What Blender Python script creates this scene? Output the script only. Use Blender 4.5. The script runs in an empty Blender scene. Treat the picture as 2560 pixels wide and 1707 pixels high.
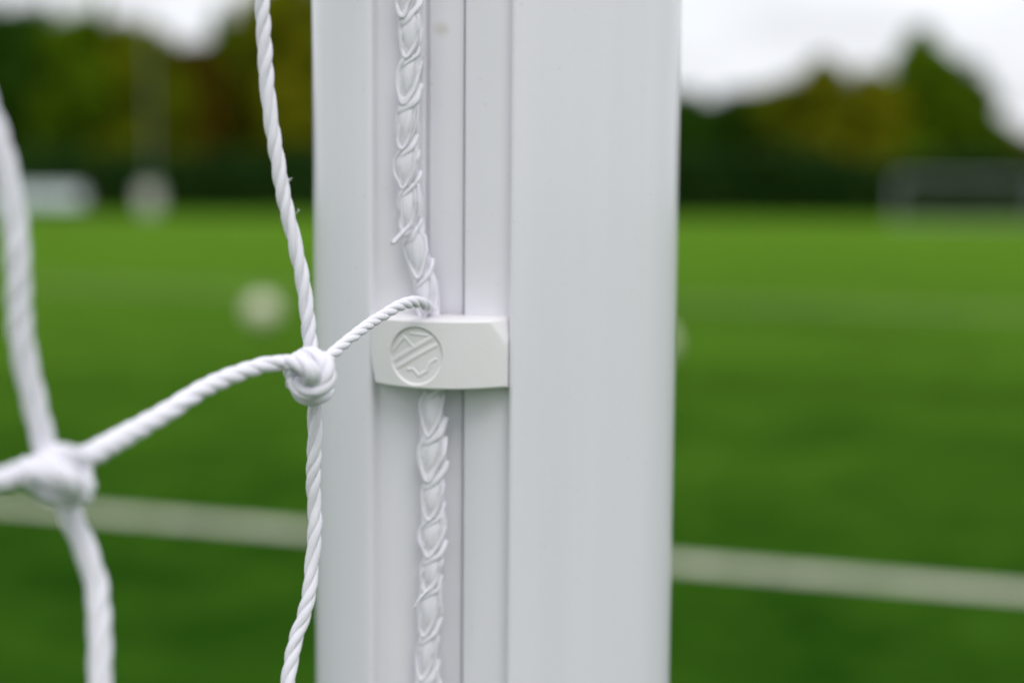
import bpy, bmesh, math, random
import numpy as np
from mathutils import Vector, Matrix
R = math.radians
rng = np.random.default_rng(7)
random.seed(7)
scene = bpy.context.scene
COL = scene.collection

# ------------------------------------------------------------------ camera
CAM_H, PITCH, ROLL = 0.85, 5.53, 0.45
FPX = 50.0 / 36.0 * 2560.0
cam_data = bpy.data.cameras.new('camera')
cam_data.lens = 50.0
cam_data.sensor_width = 36.0
cam_data.sensor_fit = 'HORIZONTAL'
cam_data.clip_start = 0.01
cam_data.clip_end = 6000.0
cam_data.dof.use_dof = True
cam_data.dof.focus_distance = 0.417
cam_data.dof.aperture_fstop = 3.95
cam = bpy.data.objects.new('camera', cam_data)
COL.objects.link(cam)
CAM_M = (Matrix.Translation((0, 0, CAM_H)) @ Matrix.Rotation(R(90 - PITCH), 4, 'X')
         @ Matrix.Rotation(R(ROLL), 4, 'Z'))
cam.matrix_world = CAM_M
scene.camera = cam


def P(x, y, d):
    """point of the place seen at photo position x, y, at depth d metres"""
    return CAM_M @ Vector(((x - 1280) / FPX * d, -(y - 853.5) / FPX * d, -d))


def G(x, y, z=0.0):
    """point on the ground (height z) seen at photo position x, y"""
    o = CAM_M.translation
    v = P(x, y, 1.0) - o
    return o + v * ((z - o.z) / v.z)


# ------------------------------------------------------------------ world
SUN_EL, SUN_AZ = 52.0, 160.0      # azimuth clockwise from +Y: behind the camera, to the right
world = bpy.data.worlds.new('World')
scene.world = world
world.use_nodes = True
wn, wl = world.node_tree.nodes, world.node_tree.links
wn.clear()
w_out = wn.new('ShaderNodeOutputWorld')
sky = wn.new('ShaderNodeTexSky')
sky.sky_type = 'NISHITA'
sky.sun_disc = False
sky.sun_elevation = R(SUN_EL)
sky.sun_rotation = R(SUN_AZ)
sky.air_density = 1.0
sky.dust_density = 3.0
bg_sky = wn.new('ShaderNodeBackground')
bg_sky.inputs['Strength'].default_value = 0.10
wl.new(sky.outputs['Color'], bg_sky.inputs['Color'])
# overcast cloud layer: somewhat brighter overhead than at the horizon, soft cloud texture
tc = wn.new('ShaderNodeTexCoord')
sep = wn.new('ShaderNodeSeparateXYZ')
wl.new(tc.outputs['Generated'], sep.inputs[0])
mx = wn.new('ShaderNodeMath'); mx.operation = 'MAXIMUM'; mx.inputs[1].default_value = 0.0
wl.new(sep.outputs['Z'], mx.inputs[0])
ma = wn.new('ShaderNodeMath'); ma.operation = 'MULTIPLY_ADD'
ma.inputs[1].default_value = 0.80; ma.inputs[2].default_value = 1.0
wl.new(mx.outputs[0], ma.inputs[0])
cn = wn.new('ShaderNodeTexNoise')
cn.inputs['Scale'].default_value = 5.0; cn.inputs['Detail'].default_value = 4.0
cmap = wn.new('ShaderNodeMapping'); cmap.inputs['Scale'].default_value = (1, 1, 2.6)
wl.new(tc.outputs['Generated'], cmap.inputs[0]); wl.new(cmap.outputs[0], cn.inputs['Vector'])
cr = wn.new('ShaderNodeMapRange')
cr.inputs['From Min'].default_value = 0.3; cr.inputs['From Max'].default_value = 0.7
cr.inputs['To Min'].default_value = 0.84; cr.inputs['To Max'].default_value = 1.14
wl.new(cn.outputs['Fac'], cr.inputs['Value'])
mm = wn.new('ShaderNodeMath'); mm.operation = 'MULTIPLY'
wl.new(ma.outputs[0], mm.inputs[0]); wl.new(cr.outputs[0], mm.inputs[1])
bg_cl = wn.new('ShaderNodeBackground')
bg_cl.inputs['Color'].default_value = (0.94, 0.957, 1.0, 1)
ms = wn.new('ShaderNodeMath'); ms.operation = 'MULTIPLY'; ms.inputs[1].default_value = 0.98
wl.new(mm.outputs[0], ms.inputs[0]); wl.new(ms.outputs[0], bg_cl.inputs['Strength'])
mixs = wn.new('ShaderNodeMixShader'); mixs.inputs[0].default_value = 0.92
wl.new(bg_sky.outputs[0], mixs.inputs[1]); wl.new(bg_cl.outputs[0], mixs.inputs[2])
wl.new(mixs.outputs[0], w_out.inputs['Surface'])

sun_data = bpy.data.lights.new('sun', 'SUN')
sun_data.energy = 0.8
sun_data.angle = R(25)
sun_data.color = (1.0, 0.97, 0.92)
sun = bpy.data.objects.new('sun', sun_data)
COL.objects.link(sun)
sd = Vector((math.sin(R(SUN_AZ)) * math.cos(R(SUN_EL)), math.cos(R(SUN_AZ)) * math.cos(R(SUN_EL)), math.sin(R(SUN_EL))))
sun.rotation_euler = sd.to_track_quat('Z', 'Y').to_euler()
sun.location = (3, -3, 8)

scene.view_settings.view_transform = 'Standard'
scene.view_settings.look = 'None'
scene.view_settings.exposure = 0.0
scene.view_settings.gamma = 1.0
scene.view_settings.use_curve_mapping = False
scene.render.engine = 'CYCLES'
scene.cycles.use_denoising = True
scene.cycles.max_bounces = 8


# ------------------------------------------------------------------ helpers
def tag(o, label=None, cat=None, group=None, kind=None):
    if label: o['label'] = label
    if cat: o['category'] = cat
    if group: o['group'] = group
    if kind: o['kind'] = kind
    return o


def empty(name, loc=(0, 0, 0)):
    o = bpy.data.objects.new(name, None)
    o.empty_display_size = 0.1
    COL.objects.link(o)
    o.location = loc
    return o


def link(name, me, mat, parent=None, loc=None):
    o = bpy.data.objects.new(name, me)
    COL.objects.link(o)
    if mat is not None and not me.materials:
        me.materials.append(mat)
    if parent is not None:
        o.parent = parent
    if loc is not None:
        o.location = loc
    return o


def mesh(name, verts, faces, smooth=True, sharp=None):
    me = bpy.data.meshes.new(name)
    me.from_pydata([tuple(map(float, v)) for v in verts], [], [tuple(map(int, f)) for f in faces])
    me.update()
    if smooth:
        me.polygons.foreach_set('use_smooth', [True] * len(me.polygons))
        if sharp is not None:
            me.set_sharp_from_angle(angle=R(sharp))
    return me


def bm_mesh(name, bm, smooth=False, sharp=None):
    me = bpy.data.meshes.new(name)
    bm.normal_update()
    bm.to_mesh(me); bm.free()
    if smooth:
        me.polygons.foreach_set('use_smooth', [True] * len(me.polygons))
        if sharp is not None:
            me.set_sharp_from_angle(angle=R(sharp))
    return me


def mat_new(name):
    m = bpy.data.materials.new(name)
    m.use_nodes = True
    nt = m.node_tree
    return m, nt, nt.nodes, nt.links, nt.nodes['Principled BSDF']


def simple(name, color, rough=0.5, var=0.12, scale=8.0, spec=0.5, sheen=0.0, bump=0.0, bscale=60):
    m, nt, n, l, b = mat_new(name)
    t = n.new('ShaderNodeTexCoord')
    no = n.new('ShaderNodeTexNoise'); no.inputs['Scale'].default_value = scale; no.inputs['Detail'].default_value = 5
    l.new(t.outputs['Object'], no.inputs['Vector'])
    cr = n.new('ShaderNodeValToRGB')
    cr.color_ramp.elements[0].position = 0.3; cr.color_ramp.elements[1].position = 0.7
    cr.color_ramp.elements[0].color = tuple(c * (1 - var) for c in color) + (1,)
    cr.color_ramp.elements[1].color = tuple(min(1, c * (1 + var)) for c in color) + (1,)
    l.new(no.outputs['Fac'], cr.inputs[0]); l.new(cr.outputs[0], b.inputs['Base Color'])
    b.inputs['Roughness'].default_value = rough
    b.inputs['Specular IOR Level'].default_value = spec
    b.inputs['Sheen Weight'].default_value = sheen
    if bump:
        n2 = n.new('ShaderNodeTexNoise'); n2.inputs['Scale'].default_value = bscale
        l.new(t.outputs['Object'], n2.inputs['Vector'])
        bp = n.new('ShaderNodeBump'); bp.inputs['Strength'].default_value = bump
        bp.inputs['Distance'].default_value = 0.002
        l.new(n2.outputs['Fac'], bp.inputs['Height']); l.new(bp.outputs[0], b.inputs['Normal'])
    return m


# ------------------------------------------------------------------ materials
def make_post_paint():
    m, nt, n, l, b = mat_new('white_powder_coat')
    t = n.new('ShaderNodeTexCoord')
    no = n.new('ShaderNodeTexNoise'); no.inputs['Scale'].default_value = 55; no.inputs['Detail'].default_value = 6
    mp = n.new('ShaderNodeMapping'); mp.inputs['Scale'].default_value = (1, 1, 0.03)
    l.new(t.outputs['Object'], mp.inputs[0]); l.new(mp.outputs[0], no.inputs['Vector'])
    cr = n.new('ShaderNodeValToRGB')
    cr.color_ramp.elements[0].position = 0.3; cr.color_ramp.elements[0].color = (0.738, 0.725, 0.785, 1)
    cr.color_ramp.elements[1].position = 0.65; cr.color_ramp.elements[1].color = (0.785, 0.765, 0.82, 1)
    l.new(no.outputs['Fac'], cr.inputs[0])
    # rusty brown smudge in the net slot
    geo = n.new('ShaderNodeNewGeometry')
    sub = n.new('ShaderNodeVectorMath'); sub.operation = 'SUBTRACT'
    sub.inputs[1].default_value = STAIN
    l.new(geo.outputs['Position'], sub.inputs[0])
    sc = n.new('ShaderNodeMapping'); sc.inputs['Scale'].default_value = (1, 0.2, 1.25)
    l.new(sub.outputs[0], sc.inputs[0])
    ln = n.new('ShaderNodeVectorMath'); ln.operation = 'LENGTH'
    l.new(sc.outputs[0], ln.inputs[0])
    n2 = n.new('ShaderNodeTexNoise'); n2.inputs['Scale'].default_value = 600; n2.inputs['Detail'].default_value = 4
    l.new(geo.outputs['Position'], n2.inputs['Vector'])
    ad = n.new('ShaderNodeMath'); ad.operation = 'MULTIPLY_ADD'; ad.inputs[1].default_value = 0.0022
    l.new(n2.outputs['Fac'], ad.inputs[0]); l.new(ln.outputs['Value'], ad.inputs[2])
    mr = n.new('ShaderNodeMapRange')
    mr.inputs['From Min'].default_value = 0.0018; mr.inputs['From Max'].default_value = 0.0050
    mr.inputs['To Min'].default_value = 0.55; mr.inputs['To Max'].default_value = 0.0
    l.new(ad.outputs[0], mr.inputs['Value'])
    mxc = n.new('ShaderNodeMix'); mxc.data_type = 'RGBA'
    l.new(mr.outputs[0], mxc.inputs[0]); l.new(cr.outputs[0], mxc.inputs[6])
    mxc.inputs[7].default_value = (0.50, 0.42, 0.30, 1)
    # specks of dirt
    n3 = n.new('ShaderNodeTexNoise'); n3.inputs['Scale'].default_value = 420; n3.inputs['Detail'].default_value = 2
    l.new(t.outputs['Object'], n3.inputs['Vector'])
    m3 = n.new('ShaderNodeMapRange'); m3.inputs['From Min'].default_value = 0.70; m3.inputs['From Max'].default_value = 0.78
    m3.inputs['To Max'].default_value = 0.35
    l.new(n3.outputs['Fac'], m3.inputs['Value'])
    mx2 = n.new('ShaderNodeMix'); mx2.data_type = 'RGBA'
    l.new(m3.outputs[0], mx2.inputs[0]); l.new(mxc.outputs[2], mx2.inputs[6])
    mx2.inputs[7].default_value = (0.5, 0.5, 0.47, 1)
    l.new(mx2.outputs[2], b.inputs['Base Color'])
    b.inputs['Roughness'].default_value = 0.2
    b.inputs['Specular IOR Level'].default_value = 0.5
    b.inputs['Coat Weight'].default_value = 0.25
    b.inputs['Coat Roughness'].default_value = 0.08
    bp = n.new('ShaderNodeBump'); bp.inputs['Strength'].default_value = 0.05; bp.inputs['Distance'].default_value = 0.001
    nb = n.new('ShaderNodeTexNoise'); nb.inputs['Scale'].default_value = 300
    l.new(t.outputs['Object'], nb.inputs['Vector']); l.new(nb.outputs['Fac'], bp.inputs['Height'])
    l.new(bp.outputs[0], b.inputs['Normal'])
    return m


def make_cord():
    m, nt, n, l, b = mat_new('white_cord')
    uv = n.new('ShaderNodeUVMap'); uv.uv_map = 'UVMap'
    mp = n.new('ShaderNodeMapping'); mp.inputs['Scale'].default_value = (14, 90, 1)
    l.new(uv.outputs[0], mp.inputs[0])
    no = n.new('ShaderNodeTexNoise'); no.inputs['Scale'].default_value = 1.0; no.inputs['Detail'].default_value = 3
    l.new(mp.outputs[0], no.inputs['Vector'])
    cr = n.new('ShaderNodeValToRGB')
    cr.color_ramp.elements[0].position = 0.25; cr.color_ramp.elements[0].color = (0.735, 0.715, 0.79, 1)
    cr.color_ramp.elements[1].position = 0.7; cr.color_ramp.elements[1].color = (0.845, 0.825, 0.90, 1)
    l.new(no.outputs['Fac'], cr.inputs[0]); l.new(cr.outputs[0], b.inputs['Base Color'])
    b.inputs['Roughness'].default_value = 0.5
    b.inputs['Specular IOR Level'].default_value = 0.35
    b.inputs['Subsurface Weight'].default_value = 0.25
    b.inputs['Subsurface Radius'].default_value = (0.001, 0.001, 0.001)
    b.inputs['Subsurface Scale'].default_value = 1.0
    bp = n.new('ShaderNodeBump'); bp.inputs['Strength'].default_value = 0.55; bp.inputs['Distance'].default_value = 0.00025
    l.new(no.outputs['Fac'], bp.inputs['Height']); l.new(bp.outputs[0], b.inputs['Normal'])
    return m


def make_turf():
    m, nt, n, l, b = mat_new('artificial_turf')
    geo = n.new('ShaderNodeNewGeometry')
    big = n.new('ShaderNodeTexNoise'); big.inputs['Scale'].default_value = 0.32; big.inputs['Detail'].default_value = 3
    l.new(geo.outputs['Position'], big.inputs['Vector'])
    mid = n.new('ShaderNodeTexNoise'); mid.inputs['Scale'].default_value = 2.6; mid.inputs['Detail'].default_value = 4
    l.new(geo.outputs['Position'], mid.inputs['Vector'])
    fine = n.new('ShaderNodeTexNoise'); fine.inputs['Scale'].default_value = 160; fine.inputs['Detail'].default_value = 3
    l.new(geo.outputs['Position'], fine.inputs['Vector'])
    dl = G(2540, 1483) - G(280, 1288)
    bm_ = n.new('ShaderNodeMapping'); bm_.vector_type = 'TEXTURE'
    bm_.inputs['Rotation'].default_value = (0, 0, math.atan2(dl.y, dl.x)); bm_.inputs['Scale'].default_value = (4.0, 0.75, 1)
    l.new(geo.outputs['Position'], bm_.inputs[0])
    band = n.new('ShaderNodeTexNoise'); band.inputs['Scale'].default_value = 0.6; band.inputs['Detail'].default_value = 2
    l.new(bm_.outputs[0], band.inputs['Vector'])
    spot = n.new('ShaderNodeTexNoise'); spot.inputs['Scale'].default_value = 9.0; spot.inputs['Detail'].default_value = 2
    l.new(geo.outputs['Position'], spot.inputs['Vector'])
    acc = None
    for nd, wgt in ((big, .2), (band, .3), (mid, .3), (spot, .2)):
        a1 = n.new('ShaderNodeMath'); a1.operation = 'MULTIPLY_ADD'; a1.inputs[1].default_value = wgt
        l.new(nd.outputs['Fac'], a1.inputs[0])
        if acc is None: a1.inputs[2].default_value = 0.0
        else: l.new(acc.outputs[0], a1.inputs[2])
        acc = a1
    cr = n.new('ShaderNodeValToRGB')
    cr.color_ramp.elements[0].position = 0.42; cr.color_ramp.elements[0].color = (0.0085, 0.037, 0.0026, 1)
    cr.color_ramp.elements[1].position = 0.58; cr.color_ramp.elements[1].color = (0.029, 0.082, 0.0060, 1)
    l.new(acc.outputs[0], cr.inputs[0])
    sw = n.new('ShaderNodeMapRange'); sw.inputs['From Min'].default_value = 0.38; sw.inputs['From Max'].default_value = 0.62
    sw.inputs['To Min'].default_value = 0.60; sw.inputs['To Max'].default_value = 0.92
    l.new(acc.outputs[0], sw.inputs['Value'])
    fr = n.new('ShaderNodeMapRange'); fr.inputs['To Min'].default_value = 0.6; fr.inputs['To Max'].default_value = 1.4
    l.new(fine.outputs['Fac'], fr.inputs['Value'])
    mu = n.new('ShaderNodeVectorMath'); mu.operation = 'SCALE'
    l.new(cr.outputs[0], mu.inputs[0]); l.new(fr.outputs[0], mu.inputs['Scale'])
    l.new(mu.outputs[0], b.inputs['Base Color'])
    b.inputs['Roughness'].default_value = 0.95
    b.inputs['Specular IOR Level'].default_value = 0.0
    l.new(sw.outputs[0], b.inputs['Sheen Weight'])
    b.inputs['Sheen Roughness'].default_value = 0.165
    b.inputs['Sheen Tint'].default_value = (0.31, 0.58, 0.05, 1)
    bp = n.new('ShaderNodeBump'); bp.inputs['Strength'].default_value = 0.25; bp.inputs['Distance'].default_value = 0.004
    l.new(fine.outputs['Fac'], bp.inputs['Height']); l.new(bp.outputs[0], b.inputs['Normal'])
    return m


def leaf_mat(name, c0, c1):
    m, nt, n, l, b = mat_new(name)
    geo = n.new('ShaderNodeNewGeometry')
    no = n.new('ShaderNodeTexNoise'); no.inputs['Scale'].default_value = 0.35; no.inputs['Detail'].default_value = 3
    l.new(geo.outputs['Position'], no.inputs['Vector'])
    mx_ = n.new('ShaderNodeMath'); mx_.operation = 'MULTIPLY_ADD'; mx_.inputs[1].default_value = 0.35
    l.new(geo.outputs['Random Per Island'], mx_.inputs[0]); 
    sc_ = n.new('ShaderNodeMath'); sc_.operation = 'MULTIPLY'; sc_.inputs[1].default_value = 0.65
    l.new(no.outputs['Fac'], sc_.inputs[0]); l.new(sc_.outputs[0], mx_.inputs[2])
    cr = n.new('ShaderNodeValToRGB')
    cr.color_ramp.elements[0].position = 0.3; cr.color_ramp.elements[0].color = c0 + (1,)
    cr.color_ramp.elements[1].position = 0.7; cr.color_ramp.elements[1].color = c1 + (1,)
    l.new(mx_.outputs[0], cr.inputs[0]); l.new(cr.outputs[0], b.inputs['Base Color'])
    b.inputs['Roughness'].default_value = 0.8
    b.inputs['Specular IOR Level'].default_value = 0.02
    return m


M_CORD = make_cord()
M_CLIP = simple('white_clip_plastic', (0.775, 0.755, 0.77), rough=0.42, var=0.015, scale=60, bump=0.04, bscale=900)
M_TURF = make_turf()
M_LINE = simple('worn_white_line_fibre', (0.43, 0.43, 0.34), rough=0.9, var=0.25, scale=14, spec=0.1)
M_BALL = simple('white_ball_panel', (0.66, 0.66, 0.46), rough=0.4, var=0.05)
M_SEAM = simple('dark_ball_seam', (0.15, 0.15, 0.13), rough=0.6)
M_FRAME = simple('white_goal_paint', (0.45, 0.47, 0.46), rough=0.35, var=0.04)
M_NETFAR = simple('pale_net_twine', (0.45, 0.47, 0.44), rough=0.7)
M_GALV = simple('galvanised_steel', (0.24, 0.27, 0.25), rough=0.45, var=0.08, scale=3)
M_CAB = simple('pale_cabinet_paint', (0.58, 0.59, 0.50), rough=0.5, var=0.05)
M_BOARD = simple('pale_grey_board', (0.74, 0.82, 0.84), rough=0.4, var=0.06, scale=1.5)
M_DARKPOST = simple('brown_stained_post', (0.10, 0.07, 0.06), rough=0.8)
M_BARK = simple('tree_bark', (0.075, 0.06, 0.042), rough=0.9, var=0.3, scale=4)
M_LENS = simple('floodlight_glass', (0.55, 0.57, 0.58), rough=0.2, var=0.02)
LEAF = {
    'dark': leaf_mat('dark_green_leaf', (0.013, 0.038, 0.003), (0.034, 0.086, 0.005)),
    'green': leaf_mat('mid_green_leaf', (0.040, 0.088, 0.002), (0.115, 0.190, 0.004)),
    'olive': leaf_mat('olive_leaf', (0.054, 0.075, 0.002), (0.155, 0.180, 0.005)),
    'yellow': leaf_mat('yellow_olive_leaf', (0.080, 0.095, 0.002), (0.215, 0.215, 0.006)),
    'rust': leaf_mat('rusty_brown_leaf', (0.045, 0.032, 0.002), (0.115, 0.070, 0.003)),
    'hedge': leaf_mat('hedge_leaf', (0.011, 0.036, 0.007), (0.027, 0.066, 0.011)),
}

# ------------------------------------------------------------------ ground
def sheet(name, pts, z):
    bm = bmesh.new()
    vs = [bm.verts.new((p[0], p[1], z)) for p in pts]
    f = bm.faces.new(vs)
    bm.normal_update()
    if f.normal.z < 0:
        bmesh.ops.reverse_faces(bm, faces=[f])
    return bm_mesh(name, bm)


S = 2500
ground = link('ground', sheet('ground', [(-S, -S), (S, -S), (S, S), (-S, S)], 0.0), M_TURF)
tag(ground, 'green artificial turf football pitch', kind='structure')


def pitch_line(a, b, w, z=0.004):
    d = (b - a); d.z = 0; d.normalize()
    nrm = Vector((-d.y, d.x, 0)) * (w / 2)
    a2, b2 = a - d * 14, b + d * 14
    n_ = 60
    bm = bmesh.new()
    rows = []
    for i in range(n_ + 1):
        c = a2.lerp(b2, i / n_)
        j0, j1 = random.uniform(-.006, .006), random.uniform(-.006, .006)
        rows.append((bm.verts.new((c + nrm * (1 + j0 / w)).to_tuple()[:2] + (z,)),
                     bm.verts.new((c - nrm * (1 + j1 / w)).to_tuple()[:2] + (z,))))
    for i in range(n_):
        f = bm.faces.new((rows[i][1], rows[i + 1][1], rows[i + 1][0], rows[i][0]))
    bm.normal_update()
    for f in bm.faces:
        if f.normal.z < 0: f.normal_flip()
    return bm_mesh('pitch_line', bm)


pl1 = link('pitch_line', pitch_line(G(280, 1288), G(2540, 1483), 0.088), M_LINE)
tag(pl1, 'broad worn white line painted across the near turf', kind='structure')
pl2 = link('pitch_line', pitch_line(G(200, 716), G(2300, 775), 0.075, 0.005), M_LINE)
tag(pl2, 'faint white line farther out on the turf', kind='structure')

# ------------------------------------------------------------------ goal post
A_, B_ = 62.3, 46.0                       # ellipse half axes, mm
GX = -17.4                                # groove centre across the post
GY = B_ * math.sqrt(1 - (GX / A_) ** 2)
nv = np.array([GX / A_ ** 2, GY / B_ ** 2]); nv /= np.linalg.norm(nv)
tv = np.array([nv[1], -nv[0]])            # tangent, to the right
if tv[0] < 0: tv = -tv
VF = -7.4                                 # recess floor below the groove apex
lipL, lipR = -23.6, 23.0


def profile():
    pts = []
    th = np.linspace(0, 2 * math.pi, 181)[:-1]
    # walk from right lip round the back to the left lip
    full = [np.array([A_ * math.cos(t), B_ * math.sin(t)]) for t in th]
    loc = [((p - np.array([GX, GY])) @ tv, (p - np.array([GX, GY])) @ nv) for p in full]
    keep = [not (lipL - 0.6 < u < lipR + 0.6 and p[1] > 0) for p, (u, v) in zip(full, loc)]
    i0 = next(i for i in range(len(full)) if not keep[i - 1] and keep[i])
    order = [(i0 + k) % len(full) for k in range(len(full))]
    outer = [full[i] for i in order if keep[i]]          # from left lip, counter-clockwise, to right lip

    def ev(u):                                           # ellipse height at chord position u
        best = min(range(3600), key=lambda k: abs((np.array([A_ * math.cos(k / 3600 * math.pi), B_ * math.sin(k / 3600 * math.pi)]) - np.array([GX, GY])) @ tv - u))
        p = np.array([A_ * math.cos(best / 3600 * math.pi), B_ * math.sin(best / 3600 * math.pi)])
        return (p - np.array([GX, GY])) @ nv
    eL, eR = ev(lipL), ev(lipR)
    gap = 6.5
    g = [(lipR + 0.4, eR + 0.06), (lipR - 0.1, eR - 0.05), (lipR - 0.5, eR - 0.22), (lipR - 0.85, eR - 0.55), (lipR - 1.15, (eR + VF) / 2), (lipR - 1.45, VF + 0.5), (lipR - 1.9, VF + 0.16), (lipR - 2.5, VF + 0.03), (lipR - 3.0, VF),
         (7.0, VF), (6.75, VF - 0.08), (6.62, VF - 0.3), (6.55, VF - 3.4), (5.65, VF - 3.4), (5.58, VF - 2.45), (5.48, VF - 2.28), (5.2, VF - 2.2),
         (-5.2, VF - 2.2), (-5.5, VF - 2.28), (-5.6, VF - 2.45), (-5.65, VF - 3.6), (-6.6, VF - 3.6), (-6.65, VF - 0.3), (-6.8, VF - 0.08), (-7.0, VF),
         (lipL + 3.2, VF), (lipL + 2.6, VF + 0.03), (lipL + 2.0, VF + 0.16), (lipL + 1.55, VF + 0.5), (lipL + 1.25, (eL + VF) / 2), (lipL + 0.9, eL - 0.55), (lipL + 0.5, eL - 0.22), (lipL + 0.1, eL - 0.05), (lipL - 0.4, eL + 0.06)]
    inner = [np.array([GX, GY]) + u * tv + v * nv for u, v in g]
    return outer + inner


# groove frame in the world: image x of the slot centre, depth of the recess floor
gw = P(1110, 853, 0.4545)                 # recess floor at slot centre
POST_ROT = 0.0


def to_world_xy(p_mm):                    # post-local mm (x right, y towards the camera) -> offset in world metres
    return np.array([p_mm[0] / 1000, -p_mm[1] / 1000])


off = to_world_xy(np.array([GX, GY]) + VF * nv)
POST_X, POST_Y = gw.x - off[0], gw.y - off[1]
POST_H = 2.44


def groove(u, v, z):
    """groove frame (mm along the recess, mm out of its floor) at world height z -> world"""
    q = to_world_xy(np.array([GX, GY]) + u * tv + (VF + v) * nv)
    return Vector((POST_X + q[0], POST_Y + q[1], z))


st = P(1107, 82, 0.456)
STAIN = (st.x, st.y, st.z)
M_POST = make_post_paint()

pr = profile()
zs = np.linspace(0, POST_H + 0.05, 25)
V, F = [], []
n_ = len(pr)
for z in zs:
    for p in pr:
        q = to_world_xy(p); V.append((q[0], q[1], z))
for k in range(len(zs) - 1):
    for i in range(n_):
        j = (i + 1) % n_
        F.append((k * n_ + i, k * n_ + j, (k + 1) * n_ + j, (k + 1) * n_ + i))
F.append(tuple(range(n_))[::-1]); F.append(tuple((len(zs) - 1) * n_ + i for i in range(n_)))
me = mesh('post', V, F, sharp=50)
bm = bmesh.new(); bm.from_mesh(me); bmesh.ops.recalc_face_normals(bm, faces=bm.faces); bm.to_mesh(me); bm.free()
goal = empty('football_goal', (POST_X, POST_Y, 0))
tag(goal, 'white oval aluminium goal post with a recessed net slot, sharp in the foreground', 'football goal')
post = link('post', me, M_POST, goal)
post2 = link('post', me, M_POST, goal, (-7.32 - 0.12, 0, 0)); post2.scale = (-1, 1, 1)
# crossbar: plain oval tube
V, F = [], []
N = 48
for k, x in enumerate((-7.44 + 0.02, -0.02)):
    for i in range(N):
        t = 2 * math.pi * i / N
        V.append((x, 0.046 * math.cos(t), POST_H - 0.02 + 0.058 * math.sin(t)))
for i in range(N):
    j = (i + 1) % N
    F.append((i, j, N + j, N + i))
F.append(tuple(range(N))[::-1]); F.append(tuple(range(N, 2 * N)))
link('crossbar', mesh('crossbar', V, F, sharp=40), M_POST, goal)


# ------------------------------------------------------------------ cord tools
def catmull(pts, n_per=24):
    pts = [np.asarray(p, float) for p in pts]
    pts = [2 * pts[0] - pts[1]] + pts + [2 * pts[-1] - pts[-2]]
    out = []
    for i in range(1, len(pts) - 2):
        p0, p1, p2, p3 = pts[i - 1:i + 3]
        for k in range(n_per):
            t = k / n_per
            out.append(0.5 * ((2 * p1) + (-p0 + p2) * t + (2 * p0 - 5 * p1 + 4 * p2 - p3) * t * t + (-p0 + 3 * p1 - 3 * p2 + p3) * t ** 3))
    out.append(pts[-2])
    return np.array(out)


def resample(c, step):
    seg = np.linalg.norm(np.diff(c[:, :3], axis=0), axis=1)
    s = np.concatenate([[0], np.cumsum(seg)])
    n = max(4, int(s[-1] / step))
    q = np.linspace(0, s[-1], n + 1)
    return np.stack([np.interp(q, s, c[:, k]) for k in range(c.shape[1])], 1), q


def frames(c):
    t = np.gradient(c, axis=0); t /= np.linalg.norm(t, axis=1)[:, None]
    up = np.array([0, -1.0, 0.0])
    if abs(t[0] @ up) > 0.9: up = np.array([1.0, 0, 0])
    n = up - (up @ t[0]) * t[0]; n /= np.linalg.norm(n)
    N_ = [n]
    for i in range(1, len(c)):
        n = N_[-1] - (N_[-1] @ t[i]) * t[i]; n /= np.linalg.norm(n)
        N_.append(n)
    N_ = np.array(N_)
    return t, N_, np.cross(t, N_)


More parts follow.
